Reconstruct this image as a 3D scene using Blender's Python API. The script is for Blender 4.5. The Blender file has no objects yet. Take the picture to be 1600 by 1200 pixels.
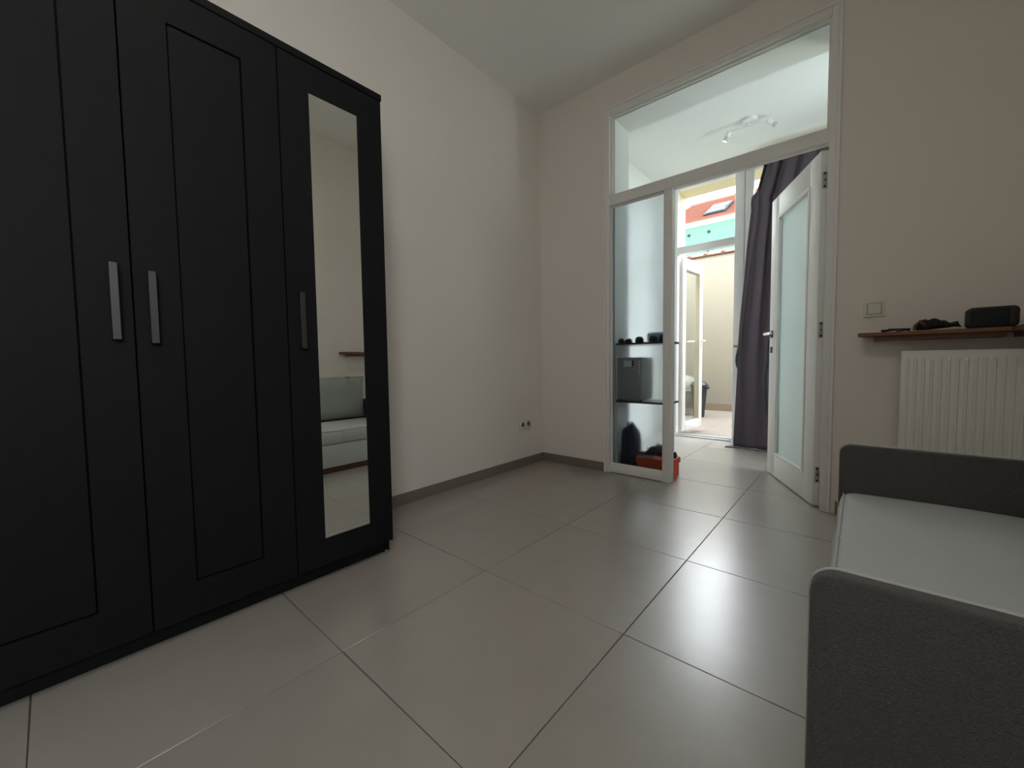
import bpy, bmesh, math, random
from mathutils import Matrix, Vector
random.seed(7)
scene = bpy.context.scene
col = scene.collection

# ------------------------------------------------------------------ camera
cam_d = bpy.data.cameras.new('camera'); cam_d.sensor_width = 36.0; cam_d.lens = 14.08
cam_d.clip_start = 0.02; cam_d.clip_end = 200
cam = bpy.data.objects.new('camera', cam_d); col.objects.link(cam)
yaw, pit, rol = math.radians(-41.001), math.radians(-3.032), math.radians(-0.776)
f = Vector((math.sin(yaw)*math.cos(pit), math.cos(yaw)*math.cos(pit), math.sin(pit)))
r0 = Vector((math.cos(yaw), -math.sin(yaw), 0)); u0 = r0.cross(f)
rr = math.cos(rol)*r0 + math.sin(rol)*u0; uu = -math.sin(rol)*r0 + math.cos(rol)*u0
M = Matrix((rr, uu, -f)).transposed().to_4x4(); M.translation = Vector((0, 0, 0.84))
cam.matrix_world = M
scene.camera = cam

# ------------------------------------------------------------------ sky, light, exposure
world = bpy.data.worlds.new('overcast_sky'); scene.world = world; world.use_nodes = True
bg = world.node_tree.nodes['Background']
bg.inputs[0].default_value = (0.90, 0.95, 1.0, 1); bg.inputs[1].default_value = 9.0
scene.view_settings.view_transform = 'Standard'; scene.view_settings.look = 'None'
scene.view_settings.exposure = 0.66; scene.view_settings.gamma = 1.0
scene.view_settings.use_curve_mapping = False
scene.cycles.max_bounces = 16; scene.cycles.diffuse_bounces = 10; scene.cycles.glossy_bounces = 6
scene.cycles.transmission_bounces = 10; scene.cycles.transparent_max_bounces = 16
scene.cycles.sample_clamp_indirect = 6.0
def portal(name, loc, rot, sx, sy):
    l = bpy.data.lights.new(name, 'AREA'); l.shape = 'RECTANGLE'; l.size = sx; l.size_y = sy
    l.cycles.is_portal = True
    o = bpy.data.objects.new(name, l); col.objects.link(o); o.location = loc; o.rotation_euler = rot
portal('terrace_daylight', (-0.74, 5.02, 1.36), (math.radians(-90), 0, 0), 1.72, 2.74)
portal('fill_window_daylight', (0.72, -0.62, 1.60), (0, math.radians(90), 0), 0.86, 0.76)  # portal for the added window beside the viewer
portal('back_room_fill_daylight', (0.47, 3.59, 1.40), (0, math.radians(90), 0), 2.2, 0.40)  # portal for the added side window of the small room

# ------------------------------------------------------------------ materials
def nmat(name, color, rough=0.6, metal=0.0, var=0.0, vscale=3.0, bump=0.0, bscale=60.0, spec=0.5, world_co=True, sheen=0.0, rvar=0.0):
    m = bpy.data.materials.new(name); m.use_nodes = True
    nt = m.node_tree; b = nt.nodes['Principled BSDF']
    b.inputs['Base Color'].default_value = (*color, 1); b.inputs['Roughness'].default_value = rough
    b.inputs['Metallic'].default_value = metal; b.inputs['Specular IOR Level'].default_value = spec
    if sheen: b.inputs['Sheen Weight'].default_value = sheen
    g = nt.nodes.new('ShaderNodeNewGeometry')
    if var or rvar:
        n = nt.nodes.new('ShaderNodeTexNoise'); n.inputs['Scale'].default_value = vscale; n.inputs['Detail'].default_value = 6
        nt.links.new(g.outputs['Position'], n.inputs['Vector'])
        if var:
            mx = nt.nodes.new('ShaderNodeMix'); mx.data_type = 'RGBA'
            mx.inputs[6].default_value = (*[max(0, c*(1-var)) for c in color], 1)
            mx.inputs[7].default_value = (*[min(1, c*(1+var)) for c in color], 1)
            nt.links.new(n.outputs['Fac'], mx.inputs[0]); nt.links.new(mx.outputs[2], b.inputs['Base Color'])
        if rvar:
            mr = nt.nodes.new('ShaderNodeMapRange'); mr.inputs[3].default_value = rough-rvar; mr.inputs[4].default_value = rough+rvar
            nt.links.new(n.outputs['Fac'], mr.inputs[0]); nt.links.new(mr.outputs[0], b.inputs['Roughness'])
    if bump:
        n2 = nt.nodes.new('ShaderNodeTexNoise'); n2.inputs['Scale'].default_value = bscale; n2.inputs['Detail'].default_value = 4
        nt.links.new(g.outputs['Position'], n2.inputs['Vector'])
        bp = nt.nodes.new('ShaderNodeBump'); bp.inputs['Strength'].default_value = bump; bp.inputs['Distance'].default_value = 0.004
        nt.links.new(n2.outputs['Fac'], bp.inputs['Height']); nt.links.new(bp.outputs[0], b.inputs['Normal'])
    return m
def tile_mat(name, color, rough):
    m = nmat(name, color, rough, var=0.10, vscale=1.8, bump=0.05, bscale=220, rvar=0.05)
    nt = m.node_tree; b = nt.nodes['Principled BSDF']
    old = b.inputs['Base Color'].links[0].from_socket
    g = [n for n in nt.nodes if n.type == 'NEW_GEOMETRY'][0]
    n = nt.nodes.new('ShaderNodeTexNoise'); n.inputs['Scale'].default_value = 9; n.inputs['Detail'].default_value = 8
    nt.links.new(g.outputs['Position'], n.inputs['Vector'])
    oi = nt.nodes.new('ShaderNodeObjectInfo')
    mr = nt.nodes.new('ShaderNodeMapRange'); mr.inputs[3].default_value = 0.95; mr.inputs[4].default_value = 1.04
    nt.links.new(oi.outputs['Random'], mr.inputs[0])
    mr2 = nt.nodes.new('ShaderNodeMapRange'); mr2.inputs[3].default_value = 0.92; mr2.inputs[4].default_value = 1.08
    nt.links.new(n.outputs['Fac'], mr2.inputs[0])
    mu = nt.nodes.new('ShaderNodeMath'); mu.operation = 'MULTIPLY'
    nt.links.new(mr.outputs[0], mu.inputs[0]); nt.links.new(mr2.outputs[0], mu.inputs[1])
    vm = nt.nodes.new('ShaderNodeVectorMath'); vm.operation = 'SCALE'
    nt.links.new(old, vm.inputs[0]); nt.links.new(mu.outputs[0], vm.inputs['Scale'])
    nt.links.new(vm.outputs[0], b.inputs['Base Color'])
    return m
def wood_mat(name, c1, c2, rough=0.45):
    m = nmat(name, c1, rough); nt = m.node_tree; b = nt.nodes['Principled BSDF']
    g = [n for n in nt.nodes if n.type == 'NEW_GEOMETRY'][0]
    mp = nt.nodes.new('ShaderNodeMapping'); mp.inputs['Scale'].default_value = (2, 26, 60)
    n = nt.nodes.new('ShaderNodeTexNoise'); n.inputs['Scale'].default_value = 1.6; n.inputs['Detail'].default_value = 8; n.inputs['Distortion'].default_value = 0.6
    nt.links.new(g.outputs['Position'], mp.inputs[0]); nt.links.new(mp.outputs[0], n.inputs['Vector'])
    cr = nt.nodes.new('ShaderNodeValToRGB'); cr.color_ramp.elements[0].position = .3; cr.color_ramp.elements[1].position = .7
    cr.color_ramp.elements[0].color = (*c2, 1); cr.color_ramp.elements[1].color = (*c1, 1)
    nt.links.new(n.outputs['Fac'], cr.inputs[0]); nt.links.new(cr.outputs[0], b.inputs['Base Color'])
    return m
def clear_glass(name, tint=(0.97, 0.99, 0.985)):
    m = bpy.data.materials.new(name); m.use_nodes = True; nt = m.node_tree; nt.nodes.clear()
    out = nt.nodes.new('ShaderNodeOutputMaterial'); mix = nt.nodes.new('ShaderNodeMixShader')
    tr = nt.nodes.new('ShaderNodeBsdfTransparent'); tr.inputs[0].default_value = (*tint, 1)
    gl = nt.nodes.new('ShaderNodeBsdfGlossy'); gl.inputs['Roughness'].default_value = 0.01
    fr = nt.nodes.new('ShaderNodeFresnel'); fr.inputs[0].default_value = 1.25
    mu = nt.nodes.new('ShaderNodeMath'); mu.operation = 'MULTIPLY'; mu.inputs[1].default_value = 0.3
    nt.links.new(fr.outputs[0], mu.inputs[0]); nt.links.new(mu.outputs[0], mix.inputs[0]); nt.links.new(tr.outputs[0], mix.inputs[1]); nt.links.new(gl.outputs[0], mix.inputs[2])
    nt.links.new(mix.outputs[0], out.inputs[0])
    return m
def frosted_glass(name, tint, rough, tw=1.0):
    m = bpy.data.materials.new(name); m.use_nodes = True; b = m.node_tree.nodes['Principled BSDF']
    b.inputs['Base Color'].default_value = (*tint, 1); b.inputs['Roughness'].default_value = rough
    b.inputs['Transmission Weight'].default_value = tw; b.inputs['IOR'].default_value = 1.3
    return m
def mirror_mat(name):
    m = bpy.data.materials.new(name); m.use_nodes = True; b = m.node_tree.nodes['Principled BSDF']
    b.inputs['Base Color'].default_value = (0.95, 0.97, 0.95, 1); b.inputs['Roughness'].default_value = 0.0; b.inputs['Metallic'].default_value = 1.0
    return m
WALL = nmat('wall_paint', (0.74, 0.69, 0.638), 0.75, var=0.02, vscale=1.2, bump=0.06, bscale=160, spec=0.25)
CEIL = nmat('ceiling_paint', (0.82, 0.81, 0.775), 0.8, var=0.015, vscale=1.0, bump=0.05, bscale=140, spec=0.2)
BWALL = nmat('white_wall_paint', (0.80, 0.81, 0.78), 0.7, var=0.012, vscale=1.0, bump=0.04, bscale=150, spec=0.25)
FRAME = nmat('white_frame_lacquer', (0.76, 0.75, 0.72), 0.5, var=0.02, vscale=4)
PVC = nmat('white_pvc', (0.80, 0.80, 0.80), 0.3)
TILE = tile_mat('grey_porcelain_tile', (0.345, 0.314, 0.280), 0.30)
TILE.node_tree.nodes['Principled BSDF'].inputs['Specular IOR Level'].default_value = 1.0
TILE.node_tree.nodes['Principled BSDF'].inputs['Coat Weight'].default_value = 0.5
TILE.node_tree.nodes['Principled BSDF'].inputs['Coat Roughness'].default_value = 0.22
GROUT = nmat('dark_grout', (0.085, 0.08, 0.074), 0.9, var=0.2, vscale=30)
SKIRT = nmat('skirting_tile', (0.190, 0.158, 0.135), 0.45, var=0.12, vscale=5)
BLACK = nmat('black_brown_laminate', (0.0075, 0.0076, 0.0085), 0.62, var=0.2, vscale=20, bump=0.06, bscale=300, spec=0.15)
STEEL = nmat('brushed_steel', (0.55, 0.53, 0.50), 0.32, 1.0, var=0.05, vscale=50)
DARKM = nmat('blackened_metal', (0.03, 0.03, 0.032), 0.35, 0.8)
WHAND = nmat('dull_steel', (0.10, 0.097, 0.095), 0.42, 1.0)
PLINTH = wood_mat('red_brown_plinth', (0.085, 0.032, 0.022), (0.05, 0.02, 0.014))
HANDLE = nmat('handle_nickel', (0.75, 0.75, 0.76), 0.22, 1.0)
MIRROR = mirror_mat('mirror_silver')
CGREY = nmat('charcoal_upholstery', (0.085, 0.083, 0.082), 0.9, var=0.45, vscale=240, bump=0.7, bscale=420, spec=0.2, sheen=0.15)
LGREY = nmat('light_grey_upholstery', (0.49, 0.515, 0.515), 0.9, var=0.10, vscale=160, bump=0.35, bscale=330, spec=0.2, sheen=0.1)
MGREY = nmat('grey_cushion_fabric', (0.32, 0.345, 0.325), 0.9, var=0.08, vscale=120, bump=0.35, bscale=300, spec=0.2)
EDGELIT = nmat('lit_edge_tone', (0.48, 0.47, 0.45), 0.8)
RAD = nmat('radiator_enamel', (0.80, 0.80, 0.74), 0.4)
WOOD = wood_mat('oiled_shelf_wood', (0.20, 0.085, 0.032), (0.12, 0.045, 0.018))
DWOOD = wood_mat('dark_shelf_wood', (0.06, 0.045, 0.038), (0.03, 0.022, 0.018))
LWOOD = wood_mat('pale_ledge_wood', (0.36, 0.22, 0.13), (0.28, 0.16, 0.09))
SWITCH = nmat('switch_plastic', (0.66, 0.64, 0.57), 0.4)
RECSHADE = nmat('recess_shade', (0.10, 0.075, 0.05), 0.6)
BCLOTH = nmat('black_cloth', (0.012, 0.011, 0.014), 0.85, var=0.3, vscale=40, bump=0.4, bscale=120)
BROWNS = nmat('brown_strap_leather', (0.12, 0.055, 0.035), 0.6)
SPK = nmat('speaker_mesh', (0.012, 0.019, 0.018), 0.8, var=0.5, vscale=400, bump=0.8, bscale=500)
SPKB = nmat('speaker_rubber', (0.008, 0.008, 0.009), 0.55)
MAUVE = nmat('mauve_curtain_cloth', (0.066, 0.050, 0.062), 0.85, var=0.10, vscale=60, bump=0.25, bscale=260, spec=0.15, sheen=0.2)
NAVY = nmat('navy_cloth', (0.018, 0.020, 0.050), 0.85, var=0.2, vscale=30, bump=0.4, bscale=150)
DGREY = nmat('dark_grey_cloth', (0.035, 0.037, 0.045), 0.85, var=0.25, vscale=30, bump=0.4, bscale=150)
ORANGE = nmat('orange_card', (0.72, 0.085, 0.030), 0.6, var=0.05, vscale=8)
MWGREY = nmat('microwave_steel', (0.42, 0.41, 0.39), 0.5, 0.2, var=0.08, vscale=20)
LABELW = nmat('white_sticker', (0.85, 0.85, 0.86), 0.5)
SHOE = nmat('dark_shoe_leather', (0.020, 0.022, 0.028), 0.55, var=0.3, vscale=30)
SHOE2 = nmat('black_shoe_suede', (0.012, 0.013, 0.016), 0.8, var=0.3, vscale=30)
SOLE = nmat('grey_rubber_sole', (0.35, 0.36, 0.36), 0.7)
CREAM = nmat('cream_render', (0.198, 0.183, 0.146), 0.9, var=0.03, vscale=2, bump=0.3, bscale=120, spec=0.1)
TTILE = tile_mat('beige_terrace_tile', (0.165, 0.14, 0.118), 0.6)
TSKIRT = nmat('beige_skirting_tile', (0.15, 0.115, 0.08), 0.6, var=0.1, vscale=6)
MINT = nmat('mint_render', (0.040, 0.108, 0.062), 0.9, var=0.04, vscale=1)
RTILE = nmat('orange_roof_tile', (0.125, 0.043, 0.026), 0.8, var=0.22, vscale=6)
CTILE = nmat('coping_clay', (0.10, 0.035, 0.02), 0.8, var=0.2, vscale=12)
WHITEP = nmat('white_outdoor_paint', (0.85, 0.85, 0.84), 0.6)
SLATE = nmat('dark_slate', (0.010, 0.011, 0.013), 0.6, spec=.1)
BINB = nmat('blue_grey_plastic', (0.016, 0.019, 0.027), 0.5)
CHAIRP = nmat('pale_plastic', (0.17, 0.165, 0.15), 0.5)
PALEBLUE = nmat('pale_blue_cloth', (0.25, 0.38, 0.62), 0.8, var=0.1, vscale=20)
ALU = nmat('threshold_aluminium', (0.62, 0.63, 0.64), 0.35, 0.7)
CLEAR = clear_glass('clear_glass'); SKYG = clear_glass('skylight_glass', (0.6, 0.75, 0.85))
FROST = frosted_glass('frosted_glass', (0.69, 0.75, 0.795), 0.268)
FROSTD = frosted_glass('frosted_green_glass', (0.91, 0.98, 0.97), 0.50, 0.4)

# ------------------------------------------------------------------ mesh helpers
ORG = {}
def org(o): return ORG.get(o.name, Vector((0, 0, 0))) if o else Vector((0, 0, 0))
class MB:
    def __init__(s): s.v = []; s.f = []
    def add(s, vs, fs):
        k = len(s.v); s.v += [tuple(v) for v in vs]; s.f += [tuple(i+k for i in q) for q in fs]; return s
    def box(s, x0, x1, y0, y1, z0, z1):
        return s.add([(x0,y0,z0),(x1,y0,z0),(x1,y1,z0),(x0,y1,z0),(x0,y0,z1),(x1,y0,z1),(x1,y1,z1),(x0,y1,z1)],
                     [(0,3,2,1),(4,5,6,7),(0,1,5,4),(1,2,6,5),(2,3,7,6),(3,0,4,7)])
    def tube(s, pts, rad, n=10, cap=True):
        P = [Vector(p) for p in pts]; R = rad if isinstance(rad, (list, tuple)) else [rad]*len(P)
        vs, fs = [], []
        prev = None
        for i, p in enumerate(P):
            d = (P[min(i+1, len(P)-1)] - P[max(i-1, 0)]).normalized()
            if prev is None:
                a = Vector((0, 0, 1)) if abs(d.z) < 0.9 else Vector((1, 0, 0))
                x = d.cross(a).normalized()
            else:
                x = (prev - d*prev.dot(d)).normalized()
            prev = x; y = d.cross(x)
            for k in range(n):
                t = 2*math.pi*k/n; vs.append(p + R[i]*(math.cos(t)*x + math.sin(t)*y))
        for i in range(len(P)-1):
            for k in range(n):
                a, b2 = i*n+k, i*n+(k+1) % n; fs.append((a, b2, b2+n, a+n))
        if cap: fs.append(tuple(range(n-1, -1, -1))); fs.append(tuple(range((len(P)-1)*n, len(P)*n)))
        return s.add(vs, fs)
    def lathe(s, prof, c, n=24):
        vs, fs = [], []
        for (r, z) in prof:
            for k in range(n):
                t = 2*math.pi*k/n; vs.append((c[0]+r*math.cos(t), c[1]+r*math.sin(t), c[2]+z))
        for i in range(len(prof)-1):
            for k in range(n):
                a, b2 = i*n+k, i*n+(k+1) % n; fs.append((a, b2, b2+n, a+n))
        fs.append(tuple(range(n-1, -1, -1))); fs.append(tuple(range((len(prof)-1)*n, len(prof)*n)))
        return s.add(vs, fs)
    def prism(s, poly, axis, a, b2):
        def P(u, w, t): return {'x': (t, u, w), 'y': (u, t, w), 'z': (u, w, t)}[axis]
        n = len(poly)
        vs = [P(u, w, a) for u, w in poly] + [P(u, w, b2) for u, w in poly]
        fs = [tuple(range(n)), tuple(range(2*n-1, n-1, -1))] + [(i, i+n, (i+1) % n+n, (i+1) % n) for i in range(n)]
        return s.add(vs, fs)
    def grid(s, fn, nu, nv, wrapu=False):
        vs = [fn(i/nu, j/nv) for j in range(nv+1) for i in range(nu+1)]
        fs = [(j*(nu+1)+i, j*(nu+1)+i+1, (j+1)*(nu+1)+i+1, (j+1)*(nu+1)+i) for j in range(nv) for i in range(nu)]
        return s.add(vs, fs)
def build(name, mb, mat, parent=None, bevel=0.0, seg=2, smooth=False, solid=0.0, weld=False, local=False):
    o0 = Vector((0, 0, 0)) if local else org(parent)
    bm = bmesh.new()
    vs = [bm.verts.new(Vector(v)-o0) for v in mb.v]
    for q in mb.f:
        try: bm.faces.new([vs[i] for i in q])
        except ValueError: pass
    if weld: bmesh.ops.remove_doubles(bm, verts=bm.verts, dist=1e-5)
    bmesh.ops.recalc_face_normals(bm, faces=bm.faces)
    if bevel:
        es = [e for e in bm.edges if e.is_manifold and e.calc_face_angle(0) > 0.6]
        bmesh.ops.bevel(bm, geom=es, offset=bevel, segments=seg, affect='EDGES', profile=0.5)
    me = bpy.data.meshes.new(name); bm.to_mesh(me); bm.free()
    me.materials.append(mat)
    if smooth or bevel:
        me.polygons.foreach_set('use_smooth', [True]*len(me.polygons))
        try: me.set_sharp_from_angle(angle=math.radians(38))
        except Exception: pass
    o = bpy.data.objects.new(name, me); col.objects.link(o)
    if parent:
        o.parent = parent; ORG[o.name] = o0
    if solid:
        md = o.modifiers.new('thickness', 'SOLIDIFY'); md.thickness = solid; md.offset = 0
    return o
def empty(name, loc, rz=0.0):
    o = bpy.data.objects.new(name, None); col.objects.link(o); o.location = loc; o.rotation_euler = (0, 0, rz)
    o.empty_display_size = 0.1; ORG[o.name] = Vector(loc); return o
def tag(o, label, cat, group=None, kind=None):
    o['label'] = label; o['category'] = cat
    if group: o['group'] = group
    if kind: o['kind'] = kind
    return o
def B(*a): return MB().box(*a)
def struct(name, mb, mat, label, cat, **k):
    return tag(build(name, mb, mat, **k), label, cat, kind='structure')
def roundrect(u0, u1, w0, w1, r, n=6, corners=(1, 1, 1, 1)):
    pts = []
    for (cx, cw, a0, on) in ((u1-r, w0+r, -90, corners[0]), (u1-r, w1-r, 0, corners[1]), (u0+r, w1-r, 90, corners[2]), (u0+r, w0+r, 180, corners[3])):
        if on:
            for k in range(n+1):
                t = math.radians(a0+90*k/n); pts.append((cx+r*math.cos(t), cw+r*math.sin(t)))
        else:
            t = math.radians(a0+45); pts.append((cx+r*math.copysign(1, math.cos(t)), cw+r*math.copysign(1, math.sin(t))))
    return pts

XL, XR, YB, YR, ZC = -2.05, 0.57, 2.75, -1.40, 2.88        # the room
BXL, BXR, BY0, BY1, BZ = -1.75, 0.32, 3.03, 4.56, 2.78     # the small room behind the partition

# ------------------------------------------------------------------ floor and its tiles
def tiled(name, x0, x1, y0, y1, gx, gy, s, z, mat, grout, label, joint=0.0026, th=0.010):
    fl = struct(name, B(x0, x1, y0, y1, z-0.08, z-0.0025), grout, label, 'floor')
    cache = {}
    i0, i1 = math.floor((x0-gx)/s), math.ceil((x1-gx)/s); j0, j1 = math.floor((y0-gy)/s), math.ceil((y1-gy)/s)
    for i in range(i0, i1):
        for j in range(j0, j1):
            a, b2 = max(x0, gx+i*s+joint/2), min(x1, gx+(i+1)*s-joint/2)
            c, d = max(y0, gy+j*s+joint/2), min(y1, gy+(j+1)*s-joint/2)
            if b2-a < 0.01 or d-c < 0.01: continue
            key = (round(b2-a, 4), round(d-c, 4))
            if key not in cache:
                t = build('tile', B(0, b2-a, 0, d-c, -th, 0), mat, parent=fl, bevel=0.0012, seg=1, local=True); cache[key] = t.data
            else:
                t = bpy.data.objects.new('tile', cache[key]); col.objects.link(t); t.parent = fl
            t.location = (a, c, z)
    return fl
tiled('floor', XL, XR, YR, BY1, -0.531, 1.118, 0.596, 0.0, TILE, GROUT, 'large matt grey porcelain tiles running through both rooms')

# ------------------------------------------------------------------ walls and ceilings
struct('ceiling', B(XL-.1, XR+.1, YR-.1, YB+.28, ZC, ZC+.12), CEIL, 'plain off-white painted ceiling above the wardrobe room', 'ceiling')
struct('wall_left', B(XL-.12, XL, YR-.1, YB, 0, ZC), WALL, 'off-white painted wall behind the dark wardrobe', 'wall')
def holed(x0, x1, y0, y1, zt, a, b2, c, d):
    return MB().box(x0, x1, y0, a, 0, zt).box(x0, x1, b2, y1, 0, zt).box(x0, x1, a, b2, 0, c).box(x0, x1, a, b2, d, zt)
def fill_window(name, x0, a, b2, c, d, label):  # unseen windows, added to let in more daylight
    w = empty(name, (x0, a, c)); tag(w, label, 'window', kind='structure')
    build('window_frame', MB().box(x0, x0+.06, a, b2, c, c+.06).box(x0, x0+.06, a, b2, d-.06, d).box(x0, x0+.06, a, a+.06, c+.06, d-.06).box(x0, x0+.06, b2-.06, b2, c+.06, d-.06), PVC, w)
    build('pane', B(x0+.025, x0+.035, a+.06, b2-.06, c+.06, d-.06), CLEAR, w)
struct('wall_right', holed(XR, XR+.12, YR-.1, YB, ZC, -1.00, -.24, 1.17, 2.03), WALL, 'off-white wall behind the sofa, seen in the mirror', 'wall')
# partition wall: front layer holds the frame, the deeper layer forms the plaster reveal
OX0, OX1, OZ = -1.45, -0.118, 2.665
wb = MB()
wb.box(XL-.12, OX0, YB, 2.80, 0, ZC).box(OX1, XR+.12, YB, 2.80, 0, ZC).box(OX0, OX1, YB, 2.80, OZ, ZC)
wall_back = struct('wall_back', wb, WALL, 'off-white wall around the glazed partition and open door', 'wall')
wr = MB()
wr.box(BXL-.12, -1.40, 2.80, BY0, 0, ZC).box(OX1, XR+.12, 2.80, BY0, 0, ZC).box(-1.40, OX1, 2.80, BY0, 2.61, ZC)
struct('wall_reveal', wr, BWALL, 'white plaster reveal seen through the transom pane', 'wall')
struct('wall_rear', B(XL-.12, XR+.12, YR-.12, YR, 0, ZC), WALL, 'plain off-white wall behind the viewer', 'wall')
fill_window('fill_window_room', XR+.04, -1.00, -.24, 1.17, 2.03, 'white framed window added beside the viewer for fill light, out of view')  # added out of view to brighten the wardrobe room
fill_window('fill_window_back_room', BXR+.04, 3.39, 3.79, .30, 2.50, 'white framed side window added for fill light, hidden behind the open inner door')  # added out of view to brighten the small room and its doorway
# small room
struct('ceiling_back_room', B(BXL-.12, BXR+.12, BY0, BY1, BZ, BZ+.10), BWALL, 'white ceiling with the spotlight bar beyond the partition', 'ceiling')
struct('wall_back_room_left', B(BXL-.12, BXL, BY0, BY1, 0, BZ), BWALL, 'white side wall behind the frosted panel', 'wall')
struct('wall_back_room_right', holed(BXR, BXR+.12, BY0, BY1, BZ, 3.39, 3.79, .30, 2.50), BWALL, 'white side wall hidden behind the open door', 'wall')
ow = MB(); EX0, EX1, EZ = -1.60, 0.12, 2.735
ow.box(-3.4, EX0, BY1, 5.00, -.10, 3.2).box(EX1, 1.6, BY1, 5.00, -.10, 3.2).box(EX0, EX1, BY1+.03, 5.00, EZ, 3.2)
struct('wall_outer', ow, nmat('pale_cream_render', (0.72, 0.64, 0.44), 0.9, var=0.03, vscale=2, bump=0.3, bscale=120, spec=0.1), 'cream rendered outer wall framing the terrace window', 'wall')
# white plaster skin inside the outer wall
struct('wall_back_room_window', MB().box(BXL, EX0, BY1-.012, BY1, 0, BZ).box(EX1, BXR, BY1-.012, BY1, 0, BZ).box(EX0, EX1, BY1-.012, BY1+.03, EZ, BZ), BWALL, 'narrow white plaster strips around the terrace window', 'wall')

# baseboards
struct('baseboard_left', B(XL, XL+.010, YR, YB, 0, .068), SKIRT, 'grey-brown tile skirting along the wall past the wardrobe', 'baseboard', bevel=.0015, seg=1)
struct('baseboard_back', MB().box(XL+.010, OX0-.012, YB-.010, YB, 0, .068), SKIRT, 'short grey-brown tile skirting between corner and partition', 'baseboard', bevel=.0015, seg=1)
struct('baseboard_door', MB().box(-.085, XR, YB-.010, YB, 0, .068), SKIRT, 'grey-brown tile skirting beside the door jamb under the radiator', 'baseboard', bevel=.0015, seg=1)
struct('baseboard_right', B(XR-.010, XR, YR, YB-.010, 0, .068), SKIRT, 'grey-brown tile skirting behind the sofa', 'baseboard', bevel=.0015, seg=1)

# ------------------------------------------------------------------ glazed partition (frame with transom and frosted side panel)
p1 = empty('window_1', (OX0, YB, 0)); tag(p1, 'white wooden partition frame with clear transom and frosted side panel', 'partition', kind='structure')
FY0, FY1 = YB-.006, 2.802
JL, JR, PL, PR = -1.418, -0.152, -1.016, -0.962
build('jamb', B(OX0, JL, FY0, FY1, 0, OZ), FRAME, p1, bevel=.003)
build('jamb', B(JR, OX1, FY0, FY1-.004, 0, OZ), FRAME, p1, bevel=.003)
build('head_rail', B(JL, JR, FY0, FY1, 2.622, OZ), FRAME, p1, bevel=.003)
build('transom_rail', B(JL, JR, FY0, FY1, 1.978, 2.052), FRAME, p1, bevel=.003)
build('mullion_post', B(PL, PR, FY0, FY1+.004, 0, 1.978), FRAME, p1, bevel=.003)
build('bottom_rail', B(JL, PL, FY0, FY1, 0.004, .060), FRAME, p1, bevel=.003)
def beads(x0, x1, z0, z1, w=.012, y0=2.770, y1=2.780):
    m = MB().box(x0, x1, y0, y1, z0, z0+w).box(x0, x1, y0, y1, z1-w, z1).box(x0, x0+w, y0, y1, z0+w, z1-w).box(x1-w, x1, y0, y1, z0+w, z1-w)
    build('glazing_bead', m, FRAME, p1)
beads(JL, JR, 2.052, 2.622); beads(JL, PL, .060, 1.978)
build('transom_pane', B(JL+.002, JR-.002, 2.780, 2.786, 2.054, 2.620), CLEAR, p1)
fp = build('frosted_pane', B(JL+.002, PL-.002, 2.780, 2.786, .062, 1.976), FROST, p1); fp['label'] = 'tall frosted glass pane'
# thin cover strip round the frame
cs = MB()
cs.box(OX0-.012, OX0+.004, YB-.012, YB, 0, OZ+.012).box(OX1-.004, OX1+.012, YB-.012, YB, 0, OZ+.012).box(OX0+.004, OX1-.004, YB-.012, YB, OZ-.004, OZ+.012)
build('cover_strip', cs, FRAME, p1, bevel=.002, seg=1)

# ------------------------------------------------------------------ open inner door
DA = math.atan2(.901, -.434)
d1 = empty('door_1', (-.187, 2.803, 0), DA); tag(d1, 'white inner door with frosted glass, standing open beside the radiator wall', 'door', kind='structure')
DW, DT, D0, D1 = .733, .040, .008, 1.968      # local: x along the leaf, y from the room face (+) to the back (-)
ORG[d1.name] = Vector((0, 0, 0))
g0, g1, gz0, gz1 = .132, .602, .160, 1.828
build('stile', B(0, g0, -DT, 0, D0, D1), FRAME, d1, bevel=.002, local=True)
build('stile', B(g1, DW, -DT, 0, D0, D1), FRAME, d1, bevel=.002, local=True)
build('rail', B(g0, g1, -DT, 0, D0, gz0), FRAME, d1, bevel=.002, local=True)
build('rail', B(g0, g1, -DT, 0, gz1, D1), FRAME, d1, bevel=.002, local=True)
for (ya, yb) in ((-.012, .004), (-DT-.004, -DT+.012)):
    w = .017
    build('glazing_bead', MB().box(g0-.004, g1+.004, ya, yb, gz0-.004, gz0+w).box(g0-.004, g1+.004, ya, yb, gz1-w, gz1+.004).box(g0-.004, g0+w, ya, yb, gz0+w, gz1-w).box(g1-w, g1+.004, ya, yb, gz0+w, gz1-w), FRAME, d1, bevel=.002, seg=1, local=True)
dg = build('frosted_pane', B(g0+.002, g1-.002, -.024, -.017, gz0+.002, gz1-.002), FROSTD, d1, local=True); dg['label'] = 'pale green frosted glass'
for z in (1.81, 1.0, .185):
    h = build('hinge', MB().box(-.0025, .001, -.030, -.008, z-.045, z+.045), STEEL, d1, bevel=.0008, seg=1, local=True)
    build('screw', MB().tube([(-.0045, -.019, z+.034), (-.001, -.019, z+.034)], .0055).tube([(-.0045, -.021, z), (-.001, -.021, z)], .004).tube([(-.0045, -.019, z-.034), (-.001, -.019, z-.034)], .0055), DARKM, h, local=True)
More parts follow.
